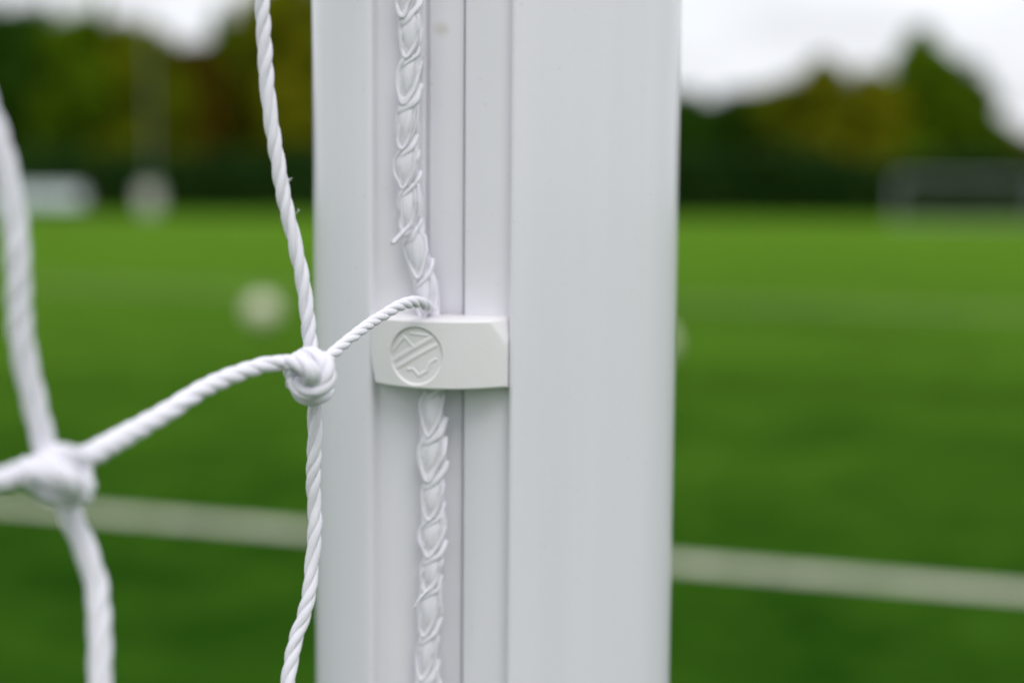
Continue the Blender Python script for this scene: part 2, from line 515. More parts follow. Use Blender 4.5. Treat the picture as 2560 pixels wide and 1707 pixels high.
class MB:
    """collects tubes into one mesh, with UVs (around, along)"""
    def __init__(self):
        self.v, self.f, self.uv, self.n = [], [], [], 0

    def tube(self, c, ra, rb=None, nv_=None, sides=12, ref=None, uoff=0.0, cap=True):
        c = np.asarray(c, float)
        t, N_, B2 = frames(c)
        if ref is not None:
            N_ = ref - np.sum(ref * t, 1)[:, None] * t
            N_ /= np.linalg.norm(N_, axis=1)[:, None]; B2 = np.cross(t, N_)
        ra = np.broadcast_to(np.asarray(ra, float), (len(c),)); rb = ra if rb is None else np.broadcast_to(np.asarray(rb, float), (len(c),))
        L = np.concatenate([[0], np.cumsum(np.linalg.norm(np.diff(c, axis=0), axis=1))])
        a = np.linspace(0, 2 * math.pi, sides + 1)[:-1]
        ring = c[:, None, :] + ra[:, None, None] * np.cos(a)[None, :, None] * N_[:, None, :] + rb[:, None, None] * np.sin(a)[None, :, None] * B2[:, None, :]
        base = self.n
        self.v.append(ring.reshape(-1, 3)); self.n += len(c) * sides
        for i in range(len(c) - 1):
            for j in range(sides):
                k = (j + 1) % sides
                self.f.append((base + i * sides + j, base + i * sides + k, base + (i + 1) * sides + k, base + (i + 1) * sides + j))
                u0, u1 = j / sides + uoff, (j + 1) / sides + uoff
                self.uv += [(u0, L[i]), (u1, L[i]), (u1, L[i + 1]), (u0, L[i + 1])]
        if cap:
            self.f.append(tuple(base + j for j in range(sides))[::-1]); self.uv += [(uoff, 0)] * sides
            e = base + (len(c) - 1) * sides
            self.f.append(tuple(e + j for j in range(sides))); self.uv += [(uoff, 0)] * sides

    def twisted(self, pts, pitch=0.020, sides=12, step=0.0006, phase=0.0, squash=1.0):
        """three-strand cord through pts rows (x, y, z, radius)"""
        c, q = resample(catmull(pts), step)
        cc, rad = c[:, :3], c[:, 3]
        t, N_, B2 = frames(cc)
        for s in range(3):
            ph = phase + 2 * math.pi * s / 3 + 2 * math.pi * q / pitch + 0.32 * np.sin(q / 0.0065 + phase * 3) + 0.22 * np.sin(q / 0.0029 + phase * 5 + s)
            ro = rad * 0.50
            ctr = cc + (ro * np.cos(ph))[:, None] * N_ + (ro * np.sin(ph))[:, None] * B2
            radial = np.cos(ph)[:, None] * N_ + np.sin(ph)[:, None] * B2
            thick = 1 + 0.05 * np.sin(q / 0.0037 + s * 2.1 + phase * 7)
            self.tube(ctr, rad * 0.515 * thick, rad * np.where(rad > .0025, .645, .60) * thick, sides=sides, ref=radial, uoff=s * 3.7 + phase)
        return self

    def build(self, name, mat, parent):
        me = bpy.data.meshes.new(name)
        me.from_pydata(np.concatenate(self.v).tolist(), [], self.f)
        uvl = me.uv_layers.new(name='UVMap')
        uvl.data.foreach_set('uv', np.array(self.uv, np.float32).ravel())
        me.polygons.foreach_set('use_smooth', [True] * len(me.polygons))
        me.update()
        return link(name, me, mat, parent)


def px(lst):
    """rows (x, y, depth m, radius mm) -> (X, Y, Z, radius m)"""
    out = []
    for x, y, d, r in lst:
        p = P(x, y, d); out.append((p.x, p.y, p.z, r / 1000))
    return out


# ------------------------------------------------------------------ goal net
net = empty('goal_net', (0, 0, 0))
tag(net, 'white knotted net of twisted cord with a knitted edge cord along the post', 'goal net')
E = 1 / 0.91875
KM = (778, 940, 0.392)                    # middle knot
KL = (142, 1188, 0.318)                   # left knot

# middle upright cord
MB().twisted(px([(640, -300, .388, 2.15), (646, -150, .389, 2.15), (655, 0, .390, 2.15), (661, 100, .391, 2.15), (667, 200, .392, 2.15), (678, 300, .393, 2.15),
                 (694, 400, .394, 2.15), (711, 500, .395, 2.15), (735, 600, .396, 2.15), (757, 700, .397, 2.15), (769, 790, .398, 2.15), (775, 860, .399, 2.2), (779, 915, .399, 2.2)]),
             pitch=0.0225).build('cord', M_CORD, net)
MB().twisted(px([(783, 965, .399, 2.1), (786, 1003, .399, 2.05), (787, 1045, .400, 2.15), (787, 1100, .401, 2.15), (784, 1158, .402, 2.15), (783, 1217, .403, 2.1), (786, 1262, .404, 2.1),
                 (787, 1305, .404, 2.1), (785, 1354, .404, 2.1), (779, 1414, .404, 2.1), (773, 1478, .403, 2.1), (760, 1536, .402, 2.1), (740, 1595, .401, 2.1),
                 (727, 1658, .400, 2.15), (720, 1707, .399, 2.15), (714, 1790, .398, 2.15), (708, 1900, .397, 2.15), (704, 2020, .396, 2.15)]),
             pitch=0.0205, phase=0.7).build('cord', M_CORD, net)
# cord from the left knot to the middle knot
MB().twisted(px([(150, 1172, .318, 2.65), (222, 1138, .327, 2.75), (300, 1096, .337, 2.7), (360, 1063, .345, 2.6), (430, 1022, .353, 2.5), (500, 977, .362, 2.45), (560, 947, .369, 2.4),
                 (620, 924, .376, 2.3), (675, 909, .381, 2.25), (722, 908, .385, 2.2), (757, 916, .387, 2.1)]),
             pitch=0.018, phase=1.1).build('cord', M_CORD, net)
# cord from the middle knot to the edge cord at the clip
MB().twisted(px([(790, 912, .394, 1.9), (815, 898, .397, 1.9), (838, 878, .401, 1.8), (862, 857, .405, 1.75), (893, 833, .410, 1.75), (926, 808, .416, 1.75), (960, 786, .421, 1.75), (992, 767, .426, 1.8),
                 (1020, 757, .431, 1.85), (1043, 755, .436, 1.85), (1062, 761, .441, 1.8), (1076, 772, .447, 1.7), (1082, 782, .452, 1.6)]),
             pitch=0.0125, phase=0.4, step=0.0004, sides=14).build('cord', M_CORD, net)
# left upright cord
LU = [(-100, 60, .292, 2.6), (-64, 180, .294, 2.6), (-32, 272, .295, 2.6), (-11, 330, .296, 2.6), (6, 388, .297, 2.6), (19, 445, .298, 2.6), (30, 505, .299, 2.6), (39, 570, .300, 2.6),
      (45, 653, .301, 2.6), (48, 762, .303, 2.6), (56, 860, .305, 2.6), (80, 975, .308, 2.6), (104, 1080, .311, 2.6), (124, 1165, .314, 2.6)]
MB().twisted(px([(-190, -260, .288, 2.6), (-145, -90, .290, 2.6)] + LU), pitch=0.024).build('cord', M_CORD, net)
MB().twisted(px([(150, 1200, .322, 2.7), (170, 1270, .322, 2.7), (196, 1330, .322, 2.7), (224, 1400, .322, 2.7), (240, 1460, .322, 2.7), (247, 1530, .321, 2.7), (250, 1610, .320, 2.7),
                 (249, 1707, .319, 2.7), (246, 1820, .318, 2.7), (240, 1960, .317, 2.7), (235, 2120, .316, 2.7)]),
             pitch=0.024, phase=0.3).build('cord', M_CORD, net)
# stub to the left of the left knot
MB().twisted(px([(-420, 1330, .262, 2.65), (-260, 1262, .276, 2.65), (-120, 1226, .289, 2.65), (0, 1202, .300, 2.65), (60, 1182, .307, 2.65), (120, 1178, .313, 2.65)]),
             pitch=0.018, phase=0.2).build('cord', M_CORD, net)


def knot_mid():
    b = MB()
    # hump of the incoming cord curling into the knot
    b.twisted(px([(705, 908, .3845, 2.2), (735, 905, .383, 2.5), (762, 914, .3815, 2.7), (778, 934, .382, 2.7), (776, 956, .386, 2.5), (764, 968, .392, 2.3)]), pitch=0.016, step=0.0004)
    # loop over the top, down the right side and across the front
    b.twisted(px([(733, 960, .394, 2.2), (728, 930, .391, 2.3), (744, 897, .391, 2.4), (778, 890, .389, 2.6), (806, 902, .387, 2.7), (817, 930, .386, 2.7), (812, 956, .3855, 2.6),
                  (793, 974, .385, 2.4), (765, 979, .3855, 2.3), (744, 968, .3875, 2.2), (734, 945, .392, 2.1)]), pitch=0.022, step=0.0004, phase=0.9)
    # lower wrap round the upright cord
    b.twisted(px([(747, 950, .395, 2.0), (745, 972, .3925, 2.1), (759, 990, .3905, 2.2), (785, 996, .3895, 2.2), (808, 986, .3905, 2.2), (820, 963, .394, 2.1), (818, 940, .398, 2.0)]), pitch=0.022, step=0.0004, phase=2.0)
    # back wrap and filling turn
    b.twisted(px([(800, 905, .396, 2.2), (810, 940, .402, 2.2), (800, 975, .404, 2.2), (765, 978, .403, 2.2), (748, 945, .400, 2.2), (754, 915, .397, 2.2)]), pitch=0.02, step=0.0006, phase=2.6)
    b.twisted(px([(750, 935, .3935, 2.4), (770, 950, .391, 2.6), (795, 950, .390, 2.6), (808, 930, .392, 2.4)]), pitch=0.02, step=0.0006, phase=1.6)
    return b


kn = knot_mid().build('knot', M_CORD, net)


def knot_left():
    b = MB()
    b.twisted(px([(60, 1184, .305, 2.7), (105, 1178, .302, 2.7), (145, 1184, .301, 3.0), (178, 1204, .303, 3.0), (186, 1232, .309, 2.65), (170, 1244, .316, 2.6)]), pitch=0.02)
    b.twisted(px([(205, 1150, .320, 2.7), (170, 1140, .314, 2.65), (130, 1140, .311, 2.65), (96, 1165, .311, 2.65), (92, 1200, .310, 2.65), (118, 1226, .308, 2.65), (160, 1238, .308, 2.65), (198, 1236, .311, 2.7),
                  (208, 1208, .317, 2.6), (200, 1170, .322, 2.6)]), pitch=0.022, phase=1.2)
    b.twisted(px([(80, 1150, .325, 2.6), (75, 1190, .322, 2.6), (100, 1215, .319, 2.6), (150, 1222, .317, 2.6), (190, 1215, .320, 2.6), (205, 1180, .326, 2.6)]), pitch=0.022, phase=0.5)
    return b


knot_left().build('knot', M_CORD, net)

# loose filaments standing off the cord
b = MB()
for (x0, y0, x1, y1, d) in ((722, 452, 731, 446, .394), (741, 535, 749, 526, .395), (744, 530, 746, 522, .395), (717, 447, 727, 452, .394)):
    a, e = P(x0, y0, d), P(x1, y1, d - .001)
    m_ = (a + e) / 2 + Vector((0, 0, .0003))
    c, _ = resample(catmull([a, m_, e], 6), 0.0003)
    b.tube(c, 0.00009, sides=5)
b.build('loose_filament', M_CORD, net)

# ---- knitted edge cord along the groove
EDGE = [(1010, -900), (1016, -500), (1020, -250), (1024, 0), (1030, 100), (1026, 200), (1020, 300), (1019, 400), (1023, 500), (1033, 590), (1048, 650), (1058, 705), (1064, 760), (1070, 800), (1074, 880), (1077, 960), (1079, 1050), (1080, 1200),
        (1079, 1330), (1076, 1420), (1071, 1510), (1066, 1610), (1061, 1707), (1058, 1900), (1060, 2200), (1062, 2700)]
edge_w = []
for x, y in EDGE:
    d = 0.4475
    p = P(x, y, d)
    # keep the cord lying against the recess floor: constant distance out of the groove
    q = groove(0, 4.2, p.z)
    k = (q - groove(1, 4.2, p.z))
    edge_w.append((p.x, q.y + (p.x - q.x) * (k.y / k.x), p.z))
ec, eq = resample(catmull(edge_w), 0.0008)
T_, _, _ = frames(ec)
FRONT = np.array([nv[0], -nv[1], 0.0]); FRONT /= np.linalg.norm(FRONT)
SIDE = np.array([tv[0], -tv[1], 0.0]); SIDE /= np.linalg.norm(SIDE)


def eat(s):
    return np.array([np.interp(s, eq, ec[:, k]) for k in range(3)])


def epath(rows):
    """rows (s along, side mm, front mm)"""
    return [tuple(eat(s) + SIDE * u / 1000 + FRONT * v / 1000) for s, u, v in rows]


b = MB()
Ltot = eq[-1]
PER = 0.0128
# flattened filament bundles running inside the loops
for u0, ph, ra in ((-1.8, 0.0, .0017), (2.1, 1.6, .0017), (0.1, 3.0, .0019)):
    rows = []
    s = 0.0
    while s < Ltot:
        rows.append((s, u0 + 0.6 * math.sin(2 * math.pi * s / PER * 0.5 + ph) + random.uniform(-.3, .3), -0.2 + 0.5 * math.cos(2 * math.pi * s / PER + ph)))
        s += PER / 4
    c, _ = resample(catmull(epath(rows), 8), 0.0011)
    b.tube(c, ra, ra, sides=10, uoff=ph)
s0 = eq[np.argmin(np.abs(ec[:, 2] - P(1024, 0, .4475).z))]
z_plain = P(1060, 690, .4475).z, P(1060, 800, .4475).z      # pulled smooth just above the clip
s = s0 - int(s0 / PER) * PER + 0.002
while s < Ltot - PER * 1.6:
    j = lambda a: random.uniform(-a, a)
    w = 3.9 + j(.5)
    p_ = PER * (1 + j(.16))
    zc = eat(s + p_ * .5)[2]
    plain = z_plain[1] < zc < z_plain[0]
    if plain:                             # stretched smooth: more body, hardly any loops
        w *= .92
    skew = j(.9)
    ridge = .8 if plain else random.uniform(.75, 1.15)
    # soft filament body of the stitch: a flat leaf, wide above, pointed below
    tt = np.linspace(0, 1, 15)
    prof = np.sin(np.pi * np.clip(tt * .93 + .07, 0, 1)) ** .6 * (1 - .25 * tt)
    rows = [(s + p_ * (-.06 + 1.14 * t), (0.5 - 1.0 * t) + skew * t, 0.75 + 0.35 * math.sin(math.pi * t)) for t in tt]
    c = np.array(epath(rows))
    b.tube(c, 0.0004 + 0.00125 * prof, 0.0005 + (w - .75) / 1000 * prof, sides=16, ref=np.tile(FRONT, (len(c), 1)), uoff=j(3))
    # separate yarns lying in the body
    for q in range(7):
        u0 = -2.4 + .85 * q + j(.4)
        rows = [(s + p_ * (-.05 + j(.1)), u0 * .6 + 1.5 + j(.4), 1.3), (s + p_ * .3, u0 * .9 + .8 + j(.3), 1.95 + j(.2)), (s + p_ * .65, u0 * .9 - .2 + j(.3), 2.0 + j(.2)), (s + p_ * 1.02, u0 * .4 - .8 + skew * .5, 1.85)]
        c, _ = resample(catmull(epath(rows), 6), 0.0009)
        b.tube(c, 0.00026 + j(.00006), 0.00038, sides=6, uoff=j(3))
    # thread along the rim of the leaf: left arm, V bottom, right arm
    rows = [(s - 0.0008, 0.6 + j(.3), 1.6), (s + p_ * 0.10, -1.5 + j(.3), 2.0), (s + p_ * 0.32, -w + 0.5, 1.3 + j(.2)), (s + p_ * 0.62, -w + 0.5 + j(.4), 1.3), (s + p_ * 0.86, -2.6 + skew * .5, 1.9),
            (s + p_ * 1.03, -1.6 + skew * .5, 2.3), (s + p_ * 0.99, -0.5 + skew * .5, 2.3), (s + p_ * 0.72, 1.2 + skew, 2.1), (s + p_ * 0.44, w - 1.2 + j(.5), 1.8), (s + p_ * 0.22, w - 0.4, 1.0), (s + p_ * 0.05, w - 0.6, -0.4)]
    c, _ = resample(catmull(epath(rows), 8), 0.0006)
    b.tube(c, 0.00040 * ridge, (0.00085 + j(.0003)) * ridge, sides=9, uoff=j(3))
    # slanting band across the lower right, going over into the next stitch
    rows = [(s + p_ * 0.60, w - 0.1, -0.3), (s + p_ * 0.76, w - 0.4, 1.0), (s + p_ * 0.98, 1.9 + skew, 2.0), (s + p_ * 1.14, -0.2 + j(.3), 2.2), (s + p_ * 1.24, -1.7, 1.8), (s + p_ * 1.32, -3.0, 0.6)]
    c, _ = resample(catmull(epath(rows), 8), 0.0006)
    b.tube(c, 0.00042 * ridge, (0.0010 + j(.0004)) * ridge, sides=9, uoff=j(3))
    s += p_
# two cut thread ends
for (x, y, dx, dy, r) in ((1004, 585, -20, 22, .0009), (1052, 1492, -16, 20, .0006)):
    a = P(x + 22, y - 22, .4435); m_ = P(x, y, .4420); e = P(x + dx, y + dy, .4415)
    for t in range(6):
        o = Vector((random.uniform(-.0006, .0006), random.uniform(-.0004, .0004), random.uniform(-.0006, .0006)))
        c, _ = resample(catmull([a, m_ + o * .6, e + o * 1.5], 8), 0.0006)
        b.tube(c, r * np.linspace(.8, .5, len(c)), sides=7, uoff=t)
# fuzz of broken filaments
for k in range(420):
    s = random.uniform(0, Ltot)
    sd_ = random.choice((-1, 1)) * random.uniform(2.2, 4.0)
    p0 = eat(s) + SIDE * sd_ / 1000 + FRONT * random.uniform(.5, 1.6) / 1000
    dr = SIDE * np.sign(sd_) * random.uniform(.2, 1) + FRONT * random.uniform(.2, 1) + np.array([0, 0, random.uniform(-1.4, 1.4)])
    ln_ = random.uniform(.001, .0032)
    p1 = p0 + dr * ln_ * .5; p2 = p0 + dr * ln_ + np.array([random.uniform(-.0006, .0006), 0, random.uniform(-.0008, .0008)])
    c = catmull([p0, p1, p2], 3)
    b.tube(c, 0.00006, sides=4, cap=False)
b.build('edge_cord', M_CORD, net)

# ---- the rest of the net around the view: next knots and cords above, below and towards the camera
def near_knot(c, seed):
    r_ = random.Random(seed)
    b = MB()
    a0 = r_.uniform(0, 6.28)
    for q in range(3):
        ax = Vector((r_.uniform(-.4, .4), r_.uniform(-.4, .4), 1)).normalized()
        u_ = ax.orthogonal().normalized(); w_ = ax.cross(u_)
        pts = []
        for k in range(9):
            t = a0 + q * 2.1 + k / 8 * 5.6
            v = c + (u_ * math.cos(t) + w_ * math.sin(t)) * .0042 + ax * ((k / 8 - .5) * .004 + (q - 1) * .003)
            pts.append((v.x, v.y, v.z, .0021))
        b.twisted(pts, step=0.001, sides=8)
    return b.build('knot', M_CORD, net)


def run(a, e, sag, seed, rad=.0023):
    r_ = random.Random(seed)
    pts = []
    for k in range(6):
        t = k / 5
        v = a.lerp(e, t) + Vector((0, 0, -sag * 4 * t * (1 - t))) + Vector((r_.uniform(-.002, .002), r_.uniform(-.002, .002), 0)) * (1 if 0 < k < 5 else 0)
        pts.append((v.x, v.y, v.z, rad))
    MB().twisted(pts, step=0.0014, sides=8, phase=seed).build('cord', M_CORD, net)


MU, MD_ = P(640, -300, .388), P(704, 2020, .396)       # knots above and below the middle one
LUp, LD = P(-190, -260, .288), P(235, 2120, .316)
SL = P(-420, 1330, .262)
SU, SD = SL + Vector((-.01, .0, .135)), SL + Vector((.004, -.002, -.135))
for i, c in enumerate((MU, MD_, LUp, LD, SL, SU, SD)):
    near_knot(c, i)
eu, edn = Vector(edge_w[1]), Vector(edge_w[-2])
pu = Vector(tuple(eat(np.interp(-(MU.z + .018), -ec[:, 2], eq)))); pdn = Vector(tuple(eat(np.interp(-(MD_.z - .004), -ec[:, 2], eq))))
run(MU, pu, .001, 1, .0019); run(MD_, pdn, .001, 2, .0019)
run(LUp, MU, -.002, 3); run(LD, MD_, .003, 4)
run(SU, LUp, .002, 5); run(SD, LD, .002, 6)
run(SL, SU, 0, 7); run(SL, SD, 0, 8)
run(MU, MU + Vector((.002, .002, .13)), 0, 9); run(MD_, MD_ + Vector((-.003, .004, -.13)), 0, 10)
run(LUp, LUp + Vector((-.004, 0, .13)), 0, 11); run(LD, LD + Vector((.002, .003, -.13)), 0, 12)
run(SL, SL + Vector((-.06, -.07, -.02)), .002, 13)

# ------------------------------------------------------------------ net clip
CZ = P(1100, 887, 0.44).z
HW, HH, RF = 22.6, 10.6, 36.0
clip = empty('net_clip', groove(-0.6, 0, CZ))
tag(clip, 'white plastic net clip with an embossed round emblem, snapped into the slot of the post', 'net clip')
EM_U, EM_Z, EM_R = -5.3, -0.5, 9.0      # emblem circle


def seg_d(x, y, a, c):
    ax, ay = a; bx, by = c
    dx, dy = bx - ax, by - ay
    t = np.clip(((x - ax) * dx + (y - ay) * dy) / (dx * dx + dy * dy), 0, 1)
    return np.hypot(x - ax - t * dx, y - ay - t * dy)


STROKES = [([(-.86, -.22), (.56, .60)], .085), ([(-.74, -.46), (.74, .36)], .075), ([(-.90, .10), (-.46, .60), (-.14, .30)], .06), ([(-.20, .74), (.42, .70)], .05),
           ([(-.30, -.50), (-.12, -.47), (.10, -.68), (.40, -.52), (.52, -.24), (.72, -.12)], .06)]


def sstep(a, c, x):
    t = np.clip((x - a) / (c - a), 0, 1); return t * t * (3 - 2 * t)


def emblem_h(u, z):
    x, y = (u - EM_U) / EM_R, (z - EM_Z) / EM_R
    h = np.zeros_like(u)
    for pl, w in STROKES:
        d = np.full_like(u, 9.0)
        for k in range(len(pl) - 1):
            d = np.minimum(d, seg_d(x, y, pl[k], pl[k + 1]))
        h = np.maximum(h, 1 - sstep(w * 0.35, w * 1.45, d))
    return h * (np.hypot(x, y) < 0.96)


def front_v(u, z):
    v = 13.2 - (RF - np.sqrt(RF ** 2 - (u - 0.8) ** 2))
    # bevelled upper right corner
    nx, nz = 7.6, 4.6
    ln_ = math.hypot(nx, nz)
    dist = ((u - (HW - 4.8)) * nx + (z - HH) * nz) / ln_
    v = v - 1.5 * 0.5 * (dist + np.sqrt(dist * dist + 0.25))
    # softened edges
    e = np.minimum(np.minimum(HW - u, u + HW), np.minimum(HH - z, z + HH))
    v = v - 0.7 * np.clip(1 - e / 0.7, 0, 1) ** 2
    return v


RECESS = 0.8


def body_v(u, z):
    r_ = np.hypot(u - EM_U, z - EM_Z)
    return front_v(u, z) - RECESS * (1 - sstep(EM_R - 0.55, EM_R, r_))


def outline_u(s, z):                      # left end narrows towards the bottom
    l_ = -HW + np.clip((2.0 - z) / 12.9, 0, 1) ** 1.3 * 2.6
    return l_ + (HW - l_) * s


nu, nz_ = 260, 150
s_ = np.concatenate([[0, .003, .007, .012, .018], np.linspace(.025, .975, nu - 9), [.982, .988, .993, .997, 1]])[:nu + 1]
zz = np.concatenate([np.array([-1, -.993, -.985, -.972, -.956]), np.linspace(-.94, .94, nz_ - 9), np.array([.956, .972, .985, .993, 1])]) * HH
nu, nz_ = len(s_), len(zz)
Sg, Zg = np.meshgrid(s_, zz)
Ug = outline_u(Sg, Zg)
Vg = body_v(Ug, Zg)
bow = (1 - (Ug / HW) ** 2)
Zb = Zg - bow * np.where(Zg < 0, 0.65 * (-Zg / HH), 0.15 * Zg / HH)


def cl(u, v, z):                          # clip-local metres
    q = to_world_xy(u * tv + v * nv)
    return (q[0], q[1], z / 1000)


V = [cl(Ug[i, k], Vg[i, k], Zb[i, k]) for i in range(nz_) for k in range(nu)]
F = [(i * nu + k, i * nu + k + 1, (i + 1) * nu + k + 1, (i + 1) * nu + k) for i in range(nz_ - 1) for k in range(nu - 1)]
# side walls back to the recess floor
rim = [(0, k) for k in range(nu)] + [(i, nu - 1) for i in range(1, nz_)] + [(nz_ - 1, k) for k in range(nu - 2, -1, -1)] + [(i, 0) for i in range(nz_ - 2, 0, -1)]
base = len(V)
for i, k in rim:
    V.append(cl(Ug[i, k] * 0.985, 0.15, Zb[i, k] * (1.0 if Zb[i, k] < 0 else 1.09)))
n_r = len(rim)
for a in range(n_r):
    c = (a + 1) % n_r
    ia, ic = rim[a][0] * nu + rim[a][1], rim[c][0] * nu + rim[c][1]
    F.append((ic, ia, base + a, base + c))
F.append(tuple(base + a for a in range(n_r)))
me = mesh('clip_body', V, F)
bm = bmesh.new(); bm.from_mesh(me); bmesh.ops.recalc_face_normals(bm, faces=bm.faces); bm.to_mesh(me); bm.free()
me.set_sharp_from_angle(angle=R(50))
link('clip_body', me, M_CLIP, clip)
# emblem: raised strokes standing on the sunk disc
gu = np.linspace(EM_U - EM_R, EM_U + EM_R, 190); gz = np.linspace(EM_Z - EM_R, EM_Z + EM_R, 190)
Ue, Ze = np.meshgrid(gu, gz)
He = emblem_h(Ue, Ze)
Ve = front_v(Ue, Ze) - RECESS - 0.05 + 0.27 * He
bow = (1 - (Ue / HW) ** 2)
Zeb = Ze - bow * np.where(Ze < 0, 0.65 * (-Ze / HH), 0.15 * Ze / HH)
idx, V, F = {}, [], []


def vid(i, k):
    if (i, k) not in idx:
        idx[(i, k)] = len(V); V.append(cl(Ue[i, k], Ve[i, k], Zeb[i, k]))
    return idx[(i, k)]


for i in range(189):
    for k in range(189):
        if max(He[i, k], He[i + 1, k], He[i, k + 1], He[i + 1, k + 1]) > 0.001:
            F.append((vid(i, k), vid(i, k + 1), vid(i + 1, k + 1), vid(i + 1, k)))
link('emblem', mesh('emblem', V, F), M_CLIP, clip)


# ------------------------------------------------------------------ footballs
def ball_mesh():
    bm = bmesh.new()
    bmesh.ops.create_icosphere(bm, subdivisions=1, radius=1)
    bmesh.ops.bevel(bm, geom=list(bm.verts), offset=33.33, offset_type='PERCENT', segments=1, affect='VERTICES', profile=0.5)
    bmesh.ops.remove_doubles(bm, verts=bm.verts, dist=1e-4)
    for f in bm.faces: f.material_index = 1
    r = bmesh.ops.inset_individual(bm, faces=list(bm.faces), thickness=0.03, depth=0)
    pan = [f for f in bm.faces if f not in set(r['faces'])]
    inner = set(v for f in pan for v in f.verts)
    for f in pan: f.material_index = 0
    res = bmesh.ops.poke(bm, faces=pan)
    inner |= set(res['verts'])
    seam = [v for v in bm.verts if v not in inner]
    r2 = bmesh.ops.subdivide_edges(bm, edges=list(bm.edges), cuts=2, use_grid_fill=True)
    seam_set = set(seam)
    for v in bm.verts:
        v.co.normalize()
        v.co *= 0.1075 if v in seam_set else 0.11
    me = bm_mesh('ball', bm, smooth=True)
    return me


bme = ball_mesh()
bme.materials.append(M_BALL); bme.materials.append(M_SEAM)
for (x, y, lab) in ((655, 779, 'white football on the turf left of the goal post'), (1634, 858, 'white football almost hidden behind the right edge of the goal post')):
    p = G(x, y, 0.11)
    bo = link('football', bme, None, None, (p.x, p.y, 0.111))
    bo.rotation_euler = (random.random() * 3, random.random() * 3, random.random() * 3)
    tag(bo, lab, 'football', 'footballs lying on the pitch')


# ------------------------------------------------------------------ far goal
def boxes(lst):
    bm = bmesh.new()
    for (c, s) in lst:
        m_ = Matrix.Translation(c) @ Matrix.Diagonal((s[0], s[1], s[2], 1))
        r = bmesh.ops.create_cube(bm, size=1.0, matrix=m_)
    return bm


def tube_mesh(name, segs, r, sides=10):
    b = MB()
    for a, c in segs:
        b.tube(np.array([a, c]), r, sides=sides)
    me = bpy.data.meshes.new(name)
    me.from_pydata(np.concatenate(b.v).tolist(), [], b.f)
    me.polygons.foreach_set('use_smooth', [True] * len(me.polygons)); me.set_sharp_from_angle(angle=R(50))
    return me


pa, pb = G(2240, 556), G(2565, 559)
dirg = (pb - pa); dirg.z = 0; wid = 7.32
dirg.normalize()
fg = empty('far_football_goal', pa)
fg.rotation_euler.z = math.atan2(dirg.y, dirg.x)
tag(fg, 'small distant white goal frame with net in front of the right-hand trees', 'football goal')
link('post', tube_mesh('far_post', [((0, 0, 0), (0, 0, 2.44))], 0.045), M_FRAME, fg)
link('post', tube_mesh('far_post_b', [((wid, 0, 0), (wid, 0, 2.44))], 0.045), M_FRAME, fg)
link('crossbar', tube_mesh('far_crossbar', [((-.06, 0, 2.44), (wid + .06, 0, 2.44))], 0.045), M_FRAME, fg)
link('ground_bar', tube_mesh('far_ground_bar', [((0, 0, .05), (0, 1.8, .05)), ((0, 1.8, .05), (wid, 1.8, .05)), ((wid, 1.8, .05), (wid, 0, .05))], 0.045), M_FRAME, fg)
for x in (0, wid):
    link('net_bow', tube_mesh('far_net_bow', [((x, 0, 2.40), (x, .9, 2.3)), ((x, .9, 2.3), (x, 1.8, .05))], 0.022), M_FRAME, fg)
segs = []
for k in range(1, 61):
    x = k * wid / 61
    segs += [((x, 0, 2.40), (x, .9, 2.28)), ((x, .9, 2.28), (x, 1.8, .05))]
for k in range(1, 19):
    t = k / 19
    z = 2.28 * (1 - t) + .05 * t; y = .9 + .9 * t
    segs.append(((0, y, z), (wid, y, z)))
    segs += [((0, 0, z), (0, y, z)), ((wid, 0, z), (wid, y, z))]
for k in range(1, 8):
    segs.append(((0, k * .12, 2.40 - k * .015), (wid, k * .12, 2.40 - k * .015)))
link('net', tube_mesh('far_net', segs, 0.0009, sides=4), M_NETFAR, fg)

# ------------------------------------------------------------------ perimeter board, mast and cabinet at far left
bl = G(-260, 528); br = G(226, 530)
dist = 92.0
def at_dist(x, d):                         # ground point in photo column x at distance d
    o = CAM_M.translation; v = P(x, 515, 1.0) - o
    return Vector((o.x + v.x / v.y * d, d, 0))


p0, p1 = at_dist(-330, 84), at_dist(206, 84)
bd = empty('perimeter_board', p1)
tag(bd, 'long low pale grey board before the dark trees at the far left', 'board')
L_ = (p1 - p0).length
npan = 5
for k in range(npan):
    x0 = -L_ + k * L_ / npan
    bm = boxes([((x0 + L_ / npan / 2, 0, 1.06), (L_ / npan - .03, .05, 0.92))])
    bmesh.ops.bevel(bm, geom=list(bm.edges), offset=.008, segments=1, affect='EDGES')
    link('panel', bm_mesh('board_panel', bm), M_BOARD, bd)
for k in range(npan + 1):
    x0 = -L_ + k * L_ / npan
    link('leg', bm_mesh('board_leg', boxes([((x0 + (.16 if k == npan else 0), .06, .78), (.10 if k < npan else .26, .06, 1.56))])), M_DARKPOST if k == npan else M_GALV, bd)

pm = at_dist(380, 92)
mast = empty('floodlight_mast', pm)
tag(mast, 'tall slim grey floodlight mast before the dark trees at the left', 'floodlight')
b = MB(); zz_ = np.linspace(0, 21, 12)
b.tube(np.stack([zz_ * 0, zz_ * 0, zz_], 1), np.linspace(.06, .045, 12), sides=16)
b.build('pole', M_GALV, mast)
link('base_plate', tube_mesh('mast_base', [((0, 0, 0), (0, 0, .12))], .36, 20), M_GALV, mast)
link('crossarm', bm_mesh('mast_arm', boxes([((0, 0, 20.9), (3.4, .12, .12))])), M_GALV, mast)
for k in range(4):
    x = -1.4 + k * .93
    bm = boxes([((x, -.18, 20.85), (.62, .30, .50))])
    h_ = link('lamp_head', bm_mesh('lamp_head', bm), M_GALV, mast)
    link('lens', bm_mesh('lamp_lens', boxes([((x, -.345, 20.83), (.54, .02, .42))])), M_LENS, h_)

